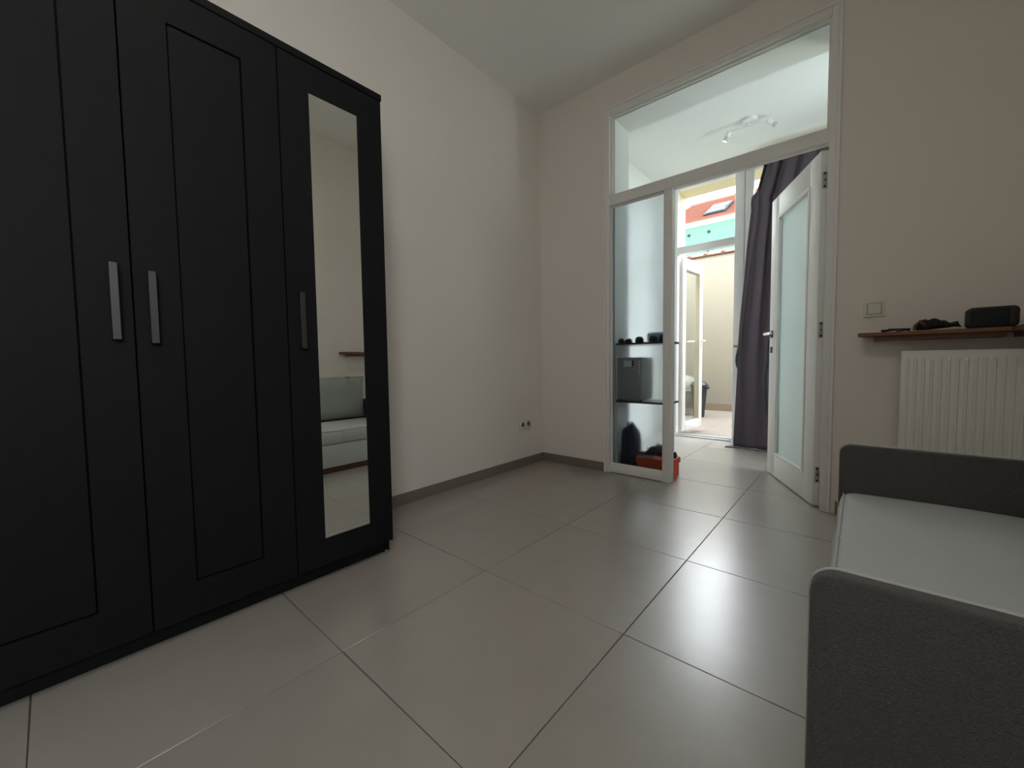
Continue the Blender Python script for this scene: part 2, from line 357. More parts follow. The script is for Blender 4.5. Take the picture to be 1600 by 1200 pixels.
for s in (1, -1):
    y = 0 if s > 0 else -DT
    hd = build('handle_plate', B(.668, .700, min(y, y+s*.008), max(y, y+s*.008), .995, 1.045), DARKM, d1, bevel=.002, local=True)
    hd['label'] = 'black square handle rose'
    ss = build('lever_stem', MB().tube([(.684, y+s*.006, 1.02), (.684, y+s*.048, 1.02)], .0095, 12), DARKM, hd, smooth=True, local=True)
    lv = build('lever', B(.560, .694, min(y+s*.040, y+s*.056), max(y+s*.040, y+s*.056), 1.010, 1.030), HANDLE, hd, bevel=.003, local=True); lv['label'] = 'bright metal lever grip'
    build('key_plate', MB().box(.672, .700, min(y, y+s*.007), max(y, y+s*.007), .885, .930), DARKM, d1, bevel=.002, local=True)
build('lock_plate', B(DW-.0005, DW+.0015, -.030, -.010, .86, 1.09), STEEL, d1, local=True)

# ------------------------------------------------------------------ terrace window and door
w2 = empty('window_2', (EX0, BY1, 0)); tag(w2, 'white framed terrace window beyond the partition', 'window', kind='structure')
Y0, Y1 = BY1+.005, BY1+.075
build('frame_stile', B(EX0, -1.54, Y0, Y1, 0, EZ), PVC, w2, bevel=.003)
build('frame_stile', B(.06, EX1, Y0, Y1, 0, EZ), PVC, w2, bevel=.003)
build('frame_head', B(-1.54, .06, Y0, Y1, 2.690, EZ), PVC, w2, bevel=.003)
build('frame_post', B(-.982, -.898, Y0-.004, Y1, 0, 2.690), PVC, w2, bevel=.004)
build('frame_post', B(-.896, -.822, Y0+.004, Y1, 0, 2.690), PVC, w2, bevel=.004)
build('frame_rail', B(-1.54, -.982, Y0, Y1, 2.000, 2.076), PVC, w2, bevel=.003)
build('frame_rail', B(-.822, .06, Y0+.004, Y1, 0, .08), PVC, w2, bevel=.003)
build('pane', B(-1.54, -.982, Y0+.03, Y0+.04, 2.076, 2.690), CLEAR, w2)
build('pane', B(-.822, .06, Y0+.03, Y0+.04, .08, 2.690), CLEAR, w2)
build('door_sill', MB().box(-1.54, -.982, Y0-.02, Y1+.06, 0.0005, .014).box(-1.54, -.982, Y0+.02, Y0+.045, .012, .028), ALU, w2, bevel=.002, seg=1)
tl = empty('door_2', (-1.535, 4.655, 0), math.atan2(.565, .055)); tag(tl, 'white terrace door leaf swung open to the outside', 'door', kind='structure')
ORG[tl.name] = Vector((0, 0, 0))
LW, LT = .555, .06
build('stile', B(0, .085, -LT/2, LT/2, .035, 1.985), PVC, tl, bevel=.006, local=True)
build('stile', B(LW-.085, LW, -LT/2, LT/2, .035, 1.985), PVC, tl, bevel=.006, local=True)
build('rail', B(.085, LW-.085, -LT/2, LT/2, .035, .14), PVC, tl, bevel=.006, local=True)
build('rail', B(.085, LW-.085, -LT/2, LT/2, 1.86, 1.985), PVC, tl, bevel=.006, local=True)
build('gasket', MB().box(.083, .088, -.022, .022, .14, 1.86).box(LW-.088, LW-.083, -.022, .022, .14, 1.86).box(.09, LW-.09, -.022, .022, .138, .143).box(.09, LW-.09, -.022, .022, 1.857, 1.862), STEEL, tl, local=True)
build('pane', B(.085, LW-.085, -.006, .006, .14, 1.86), CLEAR, tl, local=True)
for s in (1, -1):
    hp = build('handle_plate', B(LW-.058, LW-.028, min(s*.03, s*.038), max(s*.03, s*.038), 1.00, 1.15), PVC, tl, bevel=.003, local=True)
    build('lever', MB().tube([(LW-.043, s*.036, 1.07), (LW-.043, s*.075, 1.07), (LW-.06, s*.082, 1.07), (LW-.155, s*.082, 1.065)], .009), PVC, hp, smooth=True, local=True)

# ------------------------------------------------------------------ outside: terrace, neighbour, roofs
tiled('terrace_floor', -3.4, 1.6, 4.64, 7.40, -1.42, 4.95, 0.60, -.02, TTILE, nmat('terrace_grout', (.25, .21, .18), .9), 'beige tiled terrace floor beyond the open door')
tw = struct('terrace_wall', B(-3.4, 1.6, 7.40, 7.60, -.1, 2.60), CREAM, 'tall cream rendered wall closing the terrace', 'wall')
build('skirting', B(-3.4, 1.6, 7.388, 7.40, -.02, .10), TSKIRT, tw)
ctm = MB()
ctm.prism([(7.36, 2.600), (7.36, 2.618), (7.50, 2.66), (7.64, 2.618), (7.64, 2.600)], 'x', 0, .255)
ctm.tube([(.235, 7.36, 2.618), (.235, 7.50, 2.672), (.235, 7.64, 2.618)], .028, 8)
ct = build('coping_tile', ctm, CTILE, tw); ct.location = (-3.35, 0, 0)
for i in range(1, 18):
    c = bpy.data.objects.new('coping_tile', ct.data); col.objects.link(c); c.parent = tw; c.location = (-3.35+.27*i, 0, 0)
struct('terrace_wall_left', B(-3.55, -3.40, 4.70, 7.60, -.1, 2.60), CREAM, 'cream side wall of the terrace hidden by the door leaf', 'wall')
struct('terrace_wall_right', B(1.60, 1.75, 4.70, 7.60, -.1, 2.60), CREAM, 'cream side wall of the terrace hidden by the curtain', 'wall')

gh = empty('green_house', (-3.5, 14.0, -.1)); tag(gh, 'mint green neighbouring house with orange tiled roof', 'building')
build('wall', B(-5.6, 4.0, 13.74, 18.8, -.1, 5.12), MINT, gh)
gt = build('gutter', MB().prism([(13.62, 5.20), (13.62, 5.14), (13.66, 5.10), (13.75, 5.10), (13.75, 5.20)], 'x', -5.75, 4.1), WHITEP, gh)
# roof built of overlapping courses
def roof_pt(x, s): return (x, 13.62+s*2.75, 5.20+s*1.50)
rf = MB(); nC = 22
for i in range(nC):
    a, b2 = i/nC, (i+1)/nC+.008
    xl0, xl1 = -5.75+.75*a, -5.75+.75*min(1, b2)
    p0, p1_, p2, p3 = roof_pt(xl0, a), roof_pt(4.1, a), roof_pt(4.1, b2), roof_pt(xl1, b2)
    up = Vector((0, -.5, .86))
    l = [Vector(p)+up*.045 for p in (p0, p1_)] + [Vector(p)+up*.0 for p in (p2, p3)]
    q = [Vector(p) for p in (p0, p1_)]
    rf.add(l+q, [(0, 1, 2, 3), (4, 5, 1, 0)])
ro = build('roof', rf, RTILE, gh); ro['label'] = 'orange tiled roof'
build('roof_back', MB().add([roof_pt(-5.0, 1), roof_pt(4.1, 1), (4.1, 19.1, 5.2), (-5.75, 19.1, 5.2)], [(0, 1, 2, 3)]).add([roof_pt(-5.75, 0), roof_pt(-5.0, 1), (-5.75, 19.1, 5.2)], [(0, 1, 2)]), RTILE, gh)
build('ridge', MB().tube([roof_pt(-5.02, 1.0), roof_pt(4.1, 1.0)], .09, 8), RTILE, gh)
sk = MB()
def skq(x0, x1, s0, s1, h):
    up = Vector((0, -.5, .86)); return [Vector(roof_pt(x, s))+up*h for x, s in ((x0, s0), (x1, s0), (x1, s1), (x0, s1))]
def slab(x0, x1, s0, s1, h0, h1):
    return MB().add(skq(x0, x1, s0, s1, h0)+skq(x0, x1, s0, s1, h1), [(0,3,2,1),(4,5,6,7),(0,1,5,4),(1,2,6,5),(2,3,7,6),(3,0,4,7)])
sl = build('skylight', slab(-3.92, -3.30, .14, .56, 0, .10), SLATE, gh)
build('skylight_glass', slab(-3.87, -3.35, .34, .53, .10, .12), WHITEP if False else nmat('skylight_reflecting_glass', (.040, .050, .056), .4, .0, spec=.1), sl)
build('skylight_glass', slab(-3.87, -3.35, .17, .30, .10, .12), bpy.data.materials['skylight_reflecting_glass'], sl)
for x in (-4.28, -3.68):
    build('wall_vent', MB().tube([(x, 13.71, 4.86), (x, 13.76, 4.86)], .045, 10), SLATE, gh)
wn = build('window', B(-4.95, -4.52, 13.705, 13.79, 4.55, 4.80), SLATE, gh)
build('window_board', B(-5.0, -4.48, 13.67, 13.78, 4.47, 4.55), WHITEP, wn)
ws = empty('white_outbuilding', (-4.2, 11.5, -.1)); tag(ws, 'low white outbuilding rising just above the terrace wall', 'building')
build('wall', B(-5.2, -2.2, 11.0, 12.5, -.1, 3.55), WHITEP, ws)
build('roof', MB().prism([(-5.4, 3.55), (-3.6, 3.55), (-3.75, 3.70), (-4.25, 4.05), (-5.4, 4.05)], 'y', 10.9, 12.6), WHITEP, ws)
build('vent_pipe', MB().tube([(-3.05, 11.3, 3.5), (-3.05, 11.3, 3.85)], .025), SLATE, ws)

# terrace clutter
bn = empty('tapered_bin', (-1.84, 6.45, -.02)); tag(bn, 'dark blue-grey tapered bin on the terrace, half hidden by the door leaf', 'bin')
bo = build('body', MB().lathe([(.075, 0), (.115, .46), (.125, .46), (.125, .49)], (-1.84, 6.45, -.02)), BINB, bn, smooth=True)
build('lid', MB().lathe([(.125, .49), (.10, .53), (.03, .56)], (-1.84, 6.45, -.02)), BINB, bn, smooth=True)
build('lid_handle', MB().tube([(-1.715, 6.40, .43), (-1.69, 6.39, .43)], .02), BINB, bn, smooth=True)
ch = empty('plastic_tub_chair', (-2.12, 6.65, -.02)); tag(ch, 'pale rounded plastic tub seen through the terrace door glass', 'tub')
build('shell', MB().lathe([(.20, 0), (.22, .02), (.24, .40), (.22, .52), (.15, .60), (.05, .625)], (-2.17, 6.7, -.02), 32), CHAIRP, ch, smooth=True)
build('rim', MB().lathe([(.238, .36), (.25, .37), (.25, .39), (.238, .40)], (-2.17, 6.7, -.02), 32), CHAIRP, ch, smooth=True)

# ------------------------------------------------------------------ wardrobe
wd = empty('wardrobe', (-1.80, .362, 0)); tag(wd, 'tall black three-door wardrobe with a mirror in one door', 'wardrobe')
FX, BX = -1.557, -2.036
WY0, WY1 = -.245, .968
build('side_panel', MB().box(BX, FX-.020, WY1-.018, WY1, .055, 1.950).box(BX+.02, FX-.026, WY1-.018, WY1-.004, 0, .055), BLACK, wd, bevel=.001, seg=1)
build('side_panel', MB().box(BX, FX-.020, WY0, WY0+.018, .055, 1.950).box(BX+.02, FX-.026, WY0+.004, WY0+.018, 0, .055), BLACK, wd, bevel=.001, seg=1)
build('top_panel', B(BX, FX+.002, WY0-.004, WY1+.004, 1.950, 1.976), BLACK, wd, bevel=.002)
build('bottom_panel', B(BX, FX-.020, WY0+.018, WY1-.018, .055, .075), BLACK, wd)
build('back_panel', B(BX, BX+.006, WY0+.018, WY1-.018, .075, 1.950), BLACK, wd)
build('plinth', B(FX-.050, FX-.034, WY0+.018, WY1-.018, .004, .055), BLACK, wd)
ft = build('foot', MB().lathe([(.010, 0), (.012, .002), (.010, .010)], (FX-.036, WY1-.012, 0), 12), STEEL, wd); ft['label'] = 'small metal foot glide'
def wdoor(y0, y1, mirror):
    t = .018; x0, x1 = FX-t, FX; z0, z1 = .060, 1.946
    a, b2, c, d = y0+.104, y1-.106, .168, 1.848
    if mirror: a, b2, c, d = y0+.102, y1-.108, .166, 1.842
    root = build('door', MB().box(x0, x1, y0, a, z0, z1).box(x0, x1, b2, y1, z0, z1).box(x0, x1, a, b2, z0, c).box(x0, x1, a, b2, d, z1), BLACK, wd)
    if mirror:
        mm = build('mirror', B(x0+.004, x1-.0015, a, b2, c, d), MIRROR, root); mm['label'] = 'tall narrow mirror'
    else:
        g = .0035
        build('door_panel', B(x0+.002, x1-.004, a+g, b2-g, c+g, d-g), BLACK, root, bevel=.0015, seg=1)
        build('groove_back', B(x0, x0+.002, a, b2, c, d), BLACK, root)
    return root
def whandle(dr, y, z0, z1):
    x = FX
    poly = []
    h = build('handle', MB().box(x+.022, x+.028, y-.009, y+.009, z0, z1).box(x, x+.024, y-.009, y+.009, z0, z0+.005).box(x, x+.024, y-.009, y+.009, z1-.005, z1), WHAND, dr, bevel=.001, seg=1)
    h['label'] = 'flat brushed steel bow handle'
g = .0022
dl = wdoor(WY0+.001, .163-g, False); whandle(dl, .124, .918, 1.127)
dm = wdoor(.163+g, .567-g, False); whandle(dm, .203, .910, 1.115)
dr = wdoor(.567+g, WY1-.001, True); whandle(dr, .612, .902, 1.105)

# ------------------------------------------------------------------ double socket
so = empty('wall_socket', (XL, 2.512, .34)); tag(so, 'cream double wall socket low beside the corner', 'socket')
build('cover_plate', B(XL, XL+.009, 2.440, 2.584, .300, .380), SWITCH, so, bevel=.003)
for y in (2.476, 2.548):
    w = build('socket_well_shade', MB().tube([(XL+.002, y, .340), (XL+.0095, y, .340)], .019, 20), RECSHADE, so); w['label'] = 'dark round disc painting the shade of the socket recess'  # dark disc on the plate, recess shade put into its colour
    build('earth_pin', MB().tube([(XL+.008, y, .348), (XL+.017, y, .348)], .0025, 8), STEEL, w)

# ------------------------------------------------------------------ light switch, shelf, radiator, shelf items
sw = empty('light_switch', (.047, YB, 1.088)); tag(sw, 'cream light switch above the wooden corner shelf', 'switch')
build('cover_plate', B(.008, .086, YB-.009, YB, 1.048, 1.127), SWITCH, sw, bevel=.003)
build('rocker_gap_shade', B(.0195, .0745, YB-.0096, YB-.008, 1.0595, 1.1155), RECSHADE, sw)  # dark plate draws the shade of the gap around the rocker
build('rocker', MB().add([(.022, YB-.009, 1.062), (.072, YB-.009, 1.062), (.072, YB-.009, 1.113), (.022, YB-.009, 1.113), (.022, YB-.010, 1.062), (.072, YB-.010, 1.062), (.072, YB-.014, 1.113), (.022, YB-.014, 1.113)],
      [(0,3,2,1),(4,5,6,7),(0,1,5,4),(1,2,6,5),(2,3,7,6),(3,0,4,7)]), SWITCH, sw)

sh = empty('corner_shelf', (.3, YB, .93)); tag(sh, 'reddish-brown wooden corner shelf above the radiator', 'shelf')
SZ = .962
build('plank', MB().prism([(-.013, 2.620), (.470, 2.600), (.470, YB-.001), (.010, YB-.001)], 'z', SZ-.018, SZ), WOOD, sh, bevel=.002, seg=1)
build('plank', MB().prism([(.470, 1.775), (XR-.001, 1.775), (XR-.001, YB-.001), (.4705, YB-.001)], 'z', SZ-.018, SZ), WOOD, sh, bevel=.002, seg=1)
build('cleat', B(.050, .462, 2.640, YB-.001, SZ-.040, SZ-.018), WOOD, sh, bevel=.001, seg=1)
build('cleat', B(.500, XR-.001, 1.84, YB-.001, SZ-.040, SZ-.018), WOOD, sh, bevel=.001, seg=1)

ra = empty('radiator', (.35, 2.69, .30)); tag(ra, 'white ribbed panel radiator under the corner shelf', 'radiator')
RX0, RX1, RY, RZ0, RZ1 = .150, .555, 2.655, .26, .868
pan = MB(); prof = []
pitch = .0268; nr = 14; x = RX0+.012
pts = [(RX0, 0.0)]
for i in range(nr):
    xa = x+i*pitch
    pts += [(xa, 0.0), (xa+.0045, -.009), (xa+.0085, -.009), (xa+.013, 0.0)]
pts.append((RX1, 0.0))
zs = [(RZ0, 0), (RZ0+.03, 0), (RZ0+.045, 1), (RZ1-.045, 1), (RZ1-.030, 0), (RZ1, 0)]
n = len(pts)
vs = [(px, RY+dy*k, z) for (z, k) in zs for (px, dy) in pts]
fs = [(j*n+i, j*n+i+1, (j+1)*n+i+1, (j+1)*n+i) for j in range(len(zs)-1) for i in range(n-1)]
build('ribbed_panel', MB().add(vs, fs), RAD, ra)
build('casing', MB().box(RX0-.002, RX0, RY-.002, RY+.065, RZ0, RZ1+.002).box(RX1, RX1+.002, RY-.002, RY+.065, RZ0, RZ1+.002).box(RX0, RX1, RY-.002, RY+.004, RZ1, RZ1+.003).box(RX0, RX1, RY+.001, RY+.012, RZ0, RZ1), RAD, ra)
build('top_grille', MB().box(RX0, RX1, RY+.012, RY+.018, RZ1-.004, RZ1+.002).box(RX0, RX1, RY+.028, RY+.034, RZ1-.004, RZ1+.002).box(RX0, RX1, RY+.044, RY+.050, RZ1-.004, RZ1+.002).box(RX0, RX1, RY+.058, RY+.064, RZ1-.02, RZ1+.002), RAD, ra)
for (bx, bz) in ((RX0+.06, RZ0+.05), (RX1-.09, RZ0+.05), (RX0+.06, RZ1-.1), (RX1-.09, RZ1-.1)): build('bracket', B(bx, bx+.03, RY+.012, YB, bz, bz+.03), STEEL, ra)

sp = empty('portable_speaker', (.425, 2.65, SZ)); tag(sp, 'black rounded portable speaker on the corner shelf', 'speaker')
rp = [(u, w) for u, w in roundrect(.346, .492, SZ+.001, SZ+.088, .018)]
build('body', MB().prism(rp, 'y', 2.622, 2.682), SPKB, sp, bevel=.004)
build('grille', MB().prism([(u, w) for u, w in roundrect(.355, .462, SZ+.008, SZ+.081, .013)], 'y', 2.6165, 2.623), SPK, sp, bevel=.002)
build('control_panel', MB().prism([(u, w) for u, w in roundrect(.464, .487, SZ+.008, SZ+.081, .010)], 'y', 2.6185, 2.623), SPKB, sp, bevel=.001)

def lump(c, sx, sy, sz, seed, nu=28, nv=14, amp=.18, flat=True, freq=3.0, e=1.0):
    rnd = random.Random(seed); ph = [rnd.uniform(0, 6.28) for _ in range(8)]
    m = MB()
    def fn(u, v):
        t, p = 2*math.pi*u, math.pi*v
        cx, cy, cz = math.sin(p)*math.cos(t), math.sin(p)*math.sin(t), math.cos(p)
        k = 1+amp*(math.sin(freq*cx*2+ph[0])*math.sin(freq*cy*2.3+ph[1])+.6*math.sin(freq*3.1*cx+ph[2]+2*cz)+.4*math.sin(freq*4*cy+ph[3]+3*cz))
        sg = lambda a: math.copysign(abs(a)**e, a)
        z = sz*sg(cz)*k
        if flat: z = max(z, -sz*.5)+sz*.5
        return (c[0]+sx*sg(cx)*k, c[1]+sy*sg(cy)*k, c[2]+z)
    m.grid(fn, nu, nv); return m
gl = empty('folded_pouch', (.25, 2.66, SZ)); tag(gl, 'crumpled black cloth pouch with brown strap on the corner shelf', 'pouch')
def pouch(u, v):
    # tapered soft wedge pointing to the speaker
    t = 2*math.pi*v; s = u
    hgt = .004+.024*math.sin(min(1, s*1.15+.10)*math.pi*.93)**.7 if s < .98 else .002
    hgt = max(.003, hgt)
    wid = .036*(1-.55*s**3)
    wr = 1+.10*math.sin(9*s+3*math.cos(t))+.06*math.sin(23*s+5*math.sin(t))
    return (.196+.132*s, 2.655+wid*math.cos(t)*wr, SZ+.003+hgt*(1+math.sin(t))*wr*.82+.012*s*s)
build('pouch_body', MB().grid(pouch, 26, 20), BCLOTH, gl, smooth=True, weld=True)
build('strap', MB().tube([(.185, 2.632, SZ+.004), (.188, 2.628, SZ+.024), (.200, 2.626, SZ+.038), (.216, 2.630, SZ+.030), (.222, 2.632, SZ+.010)], .0065, 8).tube([(.195, 2.64, SZ+.010), (.205, 2.645, SZ+.045), (.225, 2.655, SZ+.048)], .006, 8), BROWNS, gl, smooth=True)
build('pull_tab', MB().tube([(.318, 2.655, SZ+.018), (.334, 2.652, SZ+.012)], [.006, .003], 8), BCLOTH, gl, smooth=True)
gs = empty('sunglasses', (.135, 2.66, SZ)); tag(gs, 'flat dark sunglasses lying on the shelf beside the pouch', 'sunglasses')
for x0 in (.098, .150):
    build('lens', MB().add([(x0+.023*math.cos(a*math.pi/8), 2.650+.019*math.sin(a*math.pi/8), SZ+.004+.004*math.cos(a*math.pi/8)) for a in range(16)] + [(x0+.025*math.cos(a*math.pi/8), 2.650+.021*math.sin(a*math.pi/8), SZ+.010+.004*math.cos(a*math.pi/8)) for a in range(16)],
          [tuple(range(16)), tuple(range(31, 15, -1))] + [(i, (i+1) % 16, (i+1) % 16+16, i+16) for i in range(16)]), SPKB, gs)
build('temple', MB().tube([(.074, 2.652, SZ+.010), (.078, 2.69, SZ+.012), (.150, 2.705, SZ+.016), (.178, 2.700, SZ+.004)], .003, 8).tube([(.174, 2.652, SZ+.012), (.172, 2.69, SZ+.014), (.10, 2.712, SZ+.018)], .003, 8).tube([(.120, 2.655, SZ+.008), (.128, 2.655, SZ+.009)], .003, 8), SPKB, gs, smooth=True)

# ------------------------------------------------------------------ sofa
sf = empty('sofa', (.25, 1.25, 0)); tag(sf, 'low grey sofa with charcoal end panels and pale seat', 'sofa')
SX0, SX1 = -.051, XR-.014
NA0, NA1, FA0, FA1, AZ = .758, .790, 1.965, 1.997, .512
def arm(y0, y1):
    poly = roundrect(SX0, SX1, .030, AZ, .034, 8, (0, 1, 1, 0))
    a = build('end_panel', MB().prism(poly, 'y', y0, y1), CGREY, sf, bevel=.007, seg=3); a['label'] = 'charcoal upholstered end panel'
    pp = [(SX0-.0005, y1-.003, .032)] + [(SX0+.034+.0345*math.cos(math.radians(t)), y1-.003, AZ-.034+.0345*math.sin(math.radians(t))) for t in range(180, 89, -15)] + [(SX1-.04, y1-.003, AZ+.0005)]
    build('edge_cord', MB().tube(pp, .0026, 8), EDGELIT, a, smooth=True)  # pale tone stands in for light catching the panel's edge
arm(NA0, NA1); arm(FA0, FA1)
build('plinth', B(-.030, SX1-.02, NA1-.01, FA0+.01, .002, .045), PLINTH, sf)
build('base_box', B(-.038, SX1-.01, NA1+.001, FA0-.001, .045, .222), LGREY, sf, bevel=.008, seg=3)
def seatfn():
    bm = MB(); nx, ny = 40, 60
    x0, x1, y0, y1, z0, z1, r = -.044, SX1-.02, NA1+.002, FA0-.002,  .226, .338, .040
    prof = [(x1, z0), (x1, z1)]
    top = []
    # closed profile in XZ with rounded front
    pr = [(x0+.006, z0+.002), (x0, z0+.02), (x0-.003, z0+.05), (x0-.001, z1-r)]
    for k in range(1, 9):
        t = math.radians(180-90*k/8); pr.append((x0+r+r*math.cos(t), z1-r+r*math.sin(t)))
    for k in range(1, 13): pr.append((x0+r+(x1-x0-r)*k/12, z1+.005*math.sin(math.pi*k/12)))
    pr += [(x1, z0)]
    vs, fs = [], []
    for j in range(ny+1):
        y = y0+(y1-y0)*j/ny; e = min(j, ny-j)/ny
        dip = -.006*math.exp(-e*40)
        for i, (px, pz) in enumerate(pr):
            w = 0
            if 1 <= i <= 10: w = .0065*math.sin(j*1.9+.5*math.sin(i*.7))*max(0, math.sin(j*.37+1))*(1-abs(i-5)/6)+.0018*math.sin(j*2.7+i*.6)
            vs.append((px-w, y, pz+(dip if pz > z0+.06 else 0)+w*.4))
    n = len(pr)
    for j in range(ny):
        for i in range(n): fs.append((j*n+i, j*n+(i+1) % n, (j+1)*n+(i+1) % n, (j+1)*n+i))
    fs.append(tuple(range(n))); fs.append(tuple(ny*n+i for i in range(n-1, -1, -1)))
    return bm.add(vs, fs)
st = build('seat_mattress', seatfn(), LGREY, sf, smooth=True); st['label'] = 'pale grey seat mattress'
build('edge_cord', MB().tube([(-.0355, NA1+.02+i*(FA0-NA1-.04)/12, .3285) for i in range(13)], .0028, 8), LGREY, st, smooth=True)
cu = build('back_cushion', MB().grid(lambda u, v: (0, 0, 0), 1, 1), MGREY)
bpy.data.objects.remove(cu)
def cushion(y0, y1, z0, z1, xc, th, lean, seed):
    rnd = random.Random(seed); ph = [rnd.uniform(0, 6.28) for _ in range(6)]
    m = MB()
    for side in (1, -1):
        def fn(u, v, side=side):
            a, b2 = 2*u-1, 2*v-1
            t = th*max(0, (1-abs(a)**6))**.45*max(0, (1-abs(b2)**4.5))**.5
            pinch = 1-.02*(1-b2*b2)
            y = (y0+y1)/2+a*(y1-y0)/2*pinch; z = (z0+z1)/2+b2*(z1-z0)/2*(1-.03*(1-a*a))
            wr = .024*math.sin(17*a+3*b2+ph[0])*math.sin(5*a+ph[1])*max(0, b2)**2+.014*math.sin(31*a+ph[2]+5*b2)*max(0, b2)**3
            return (xc-side*(t+wr*side*(1 if side > 0 else 0))+lean*(z-z0), y, z)
        m.grid(fn, 48, 26)
    return m
cu = build('back_cushion', cushion(NA1+.012, FA0-.006, .346, .732, .462, .075, .045, 3), MGREY, smooth=True, weld=True)
tag(cu, 'plump grey back cushion leaning on the sofa, seen in the mirror', 'cushion')

# ------------------------------------------------------------------ spotlight bar on the far ceiling
lp = empty('spotlight_bar', (-.727, 3.80, BZ)); tag(lp, 'white two-spot ceiling light seen through the transom', 'ceiling light')
build('canopy', MB().lathe([(.056, -.028), (.060, -.024), (.060, 0)], (-.727, 3.80, BZ), 32), PVC, lp, smooth=True)
build('stem', MB().tube([(-.727, 3.79, BZ-.024), (-.727, 3.79, BZ-.062)], .006), PVC, lp, smooth=True)
ba = build('bar', MB().tube([(-.862, 3.775, BZ-.062), (-.598, 3.806, BZ-.062)], .0065), PVC, lp, smooth=True)
def spot(p, q):
    p, q = Vector(p), Vector(q); d = (q-p).normalized()
    s = build('spot_head', MB().tube([p-d*.005, p, p+d*.038, p+d*.040], [.010, .020, .020, .016], 16), PVC, lp, smooth=True)
    build('bulb', MB().tube([p+d*.038, p+d*.052, p+d*.066, p+d*.070], [.012, .016, .0225, .0225], 16), nmat('halogen_bulb', (.62, .62, .60), .2, .4) if 'halogen_bulb' not in bpy.data.materials else bpy.data.materials['halogen_bulb'], s, smooth=True)
spot((-.862, 3.775, BZ-.062), (-.905, 3.775, BZ-.13)); spot((-.598, 3.806, BZ-.062), (-.545, 3.83, BZ-.10))

# ------------------------------------------------------------------ flush ceiling lamp added above the viewer to brighten the room, unseen
EMIT = bpy.data.materials.new('fill_lamp_diffuser'); EMIT.use_nodes = True
eb = EMIT.node_tree.nodes['Principled BSDF']; eb.inputs['Base Color'].default_value = (.9, .88, .84, 1)
eb.inputs['Emission Color'].default_value = (1.0, .93, .83, 1); eb.inputs['Emission Strength'].default_value = 8.5
cl = empty('fill_ceiling_lamp', (-.48, .15, ZC)); tag(cl, 'round flush ceiling lamp added above the viewer for fill light, out of view', 'ceiling light')
build('fill_lamp_base', MB().lathe([(.24, -.03), (.24, 0)], (-.48, .15, ZC), 32), PVC, cl, smooth=True)
build('fill_lamp_shade', MB().lathe([(.10, -.075), (.19, -.062), (.23, -.03)], (-.48, .15, ZC), 32), EMIT, cl, smooth=True)

# ------------------------------------------------------------------ curtain
cz = [(0.0, -.900), (.05, -.904), (.49, -.890), (.85, -.880), (1.21, -.855), (1.56, -.825), (1.91, -.803), (2.19, -.780), (2.29, -.788), (2.33, -.762), (2.42, -.742), (2.57, -.704), (2.69, -.690)]
def left(z):
    for (a, xa), (b2, xb) in zip(cz, cz[1:]):
        if z <= b2: t = (z-a)/(b2-a); return xa+(xb-xa)*t
    return cz[-1][1]
cr_ = empty('curtain', (-.35, 4.28, 0)); tag(cr_, 'long mauve-grey curtain gathered beside the terrace door', 'curtain')
def curt(u, v):
    z = .006+2.684*v; xl = left(z)
    x = xl+(.20-xl)*u
    top = v**1.5
    amp = .016+.022*top
    y = 4.285+amp*math.sin(2*math.pi*(7.5*u+.15*math.sin(3*v)))*(.55+.45*math.sin(5*u+1.3+1.2*(1-v))) + .016*math.sin(2*math.pi*(2.2*u+.25*v))*(1-.5*top)
    if v < .06: y -= .02*(1-v/.06)*math.sin(9*u)**2
    return (x+.010*math.cos(2*math.pi*7.5*u)*top, y-.018, z)
build('cloth', MB().grid(curt, 150, 60), MAUVE, cr_, smooth=True, solid=.003)
build('fold_flap', MB().grid(lambda u, v: (left(.9+1.40*v)+.004+.060*u*(.3+.7*v)-.006*math.sin(math.pi*v), 4.235-.012*math.sin(math.pi*u)-.01*v, .9+1.40*v+.05*u*v), 8, 24), MAUVE, cr_, smooth=True, solid=.003)
build('trailing_hem', MB().grid(lambda u, v: (-.965+.40*u, 4.215+.075*v+.02*math.sin(5*u), .004+.010*math.sin(math.pi*u)*v+.004*math.sin(14*u+3*v)**2), 24, 6), MAUVE, cr_, smooth=True, solid=.003)
rl = empty('curtain_rail', (-.25, 4.27, 2.70)); tag(rl, 'thin white rail carrying the mauve curtain', 'rail')
build('rod', MB().tube([(-.72, 4.27, 2.712), (.24, 4.27, 2.712)], .009), PVC, rl, smooth=True)
for bx in (-.66, .16): build('bracket', B(bx, bx+.02, 4.278, BY1-.012, 2.704, 2.720), PVC, rl)
ld = build('window_ledge', B(-.938, -.10, 4.365, BY1+.0, .962, .982), LWOOD, bevel=.003); tag(ld, 'pale wooden ledge poking out behind the mauve curtain', 'ledge')
nb = build('navy_bag', MB().grid(lambda u, v: (-.890+.040*math.cos(2*math.pi*u)*(.35+.65*math.sin(math.pi*min(1, v*1.05+.05))**.6)*(1+.12*math.sin(3*u*6.28+5*v)), 4.435+.03*math.sin(2*math.pi*u), .962-.24*v), 24, 16), NAVY, smooth=True, weld=True); tag(nb, 'navy cloth bag hanging below the wooden ledge behind the curtain', 'bag')
cs_ = empty('coat_stand', (-.40, 3.98, 0)); tag(cs_, 'slim dark coat stand hidden behind the open inner door', 'coat stand')
build('pole', MB().tube([(-.40, 3.98, .02), (-.40, 3.98, 1.62)], .013, 12), DARKM, cs_, smooth=True)
build('base', MB().lathe([(.16, 0), (.16, .012), (.03, .022)], (-.40, 3.98, 0), 28), DARKM, cs_, smooth=True)
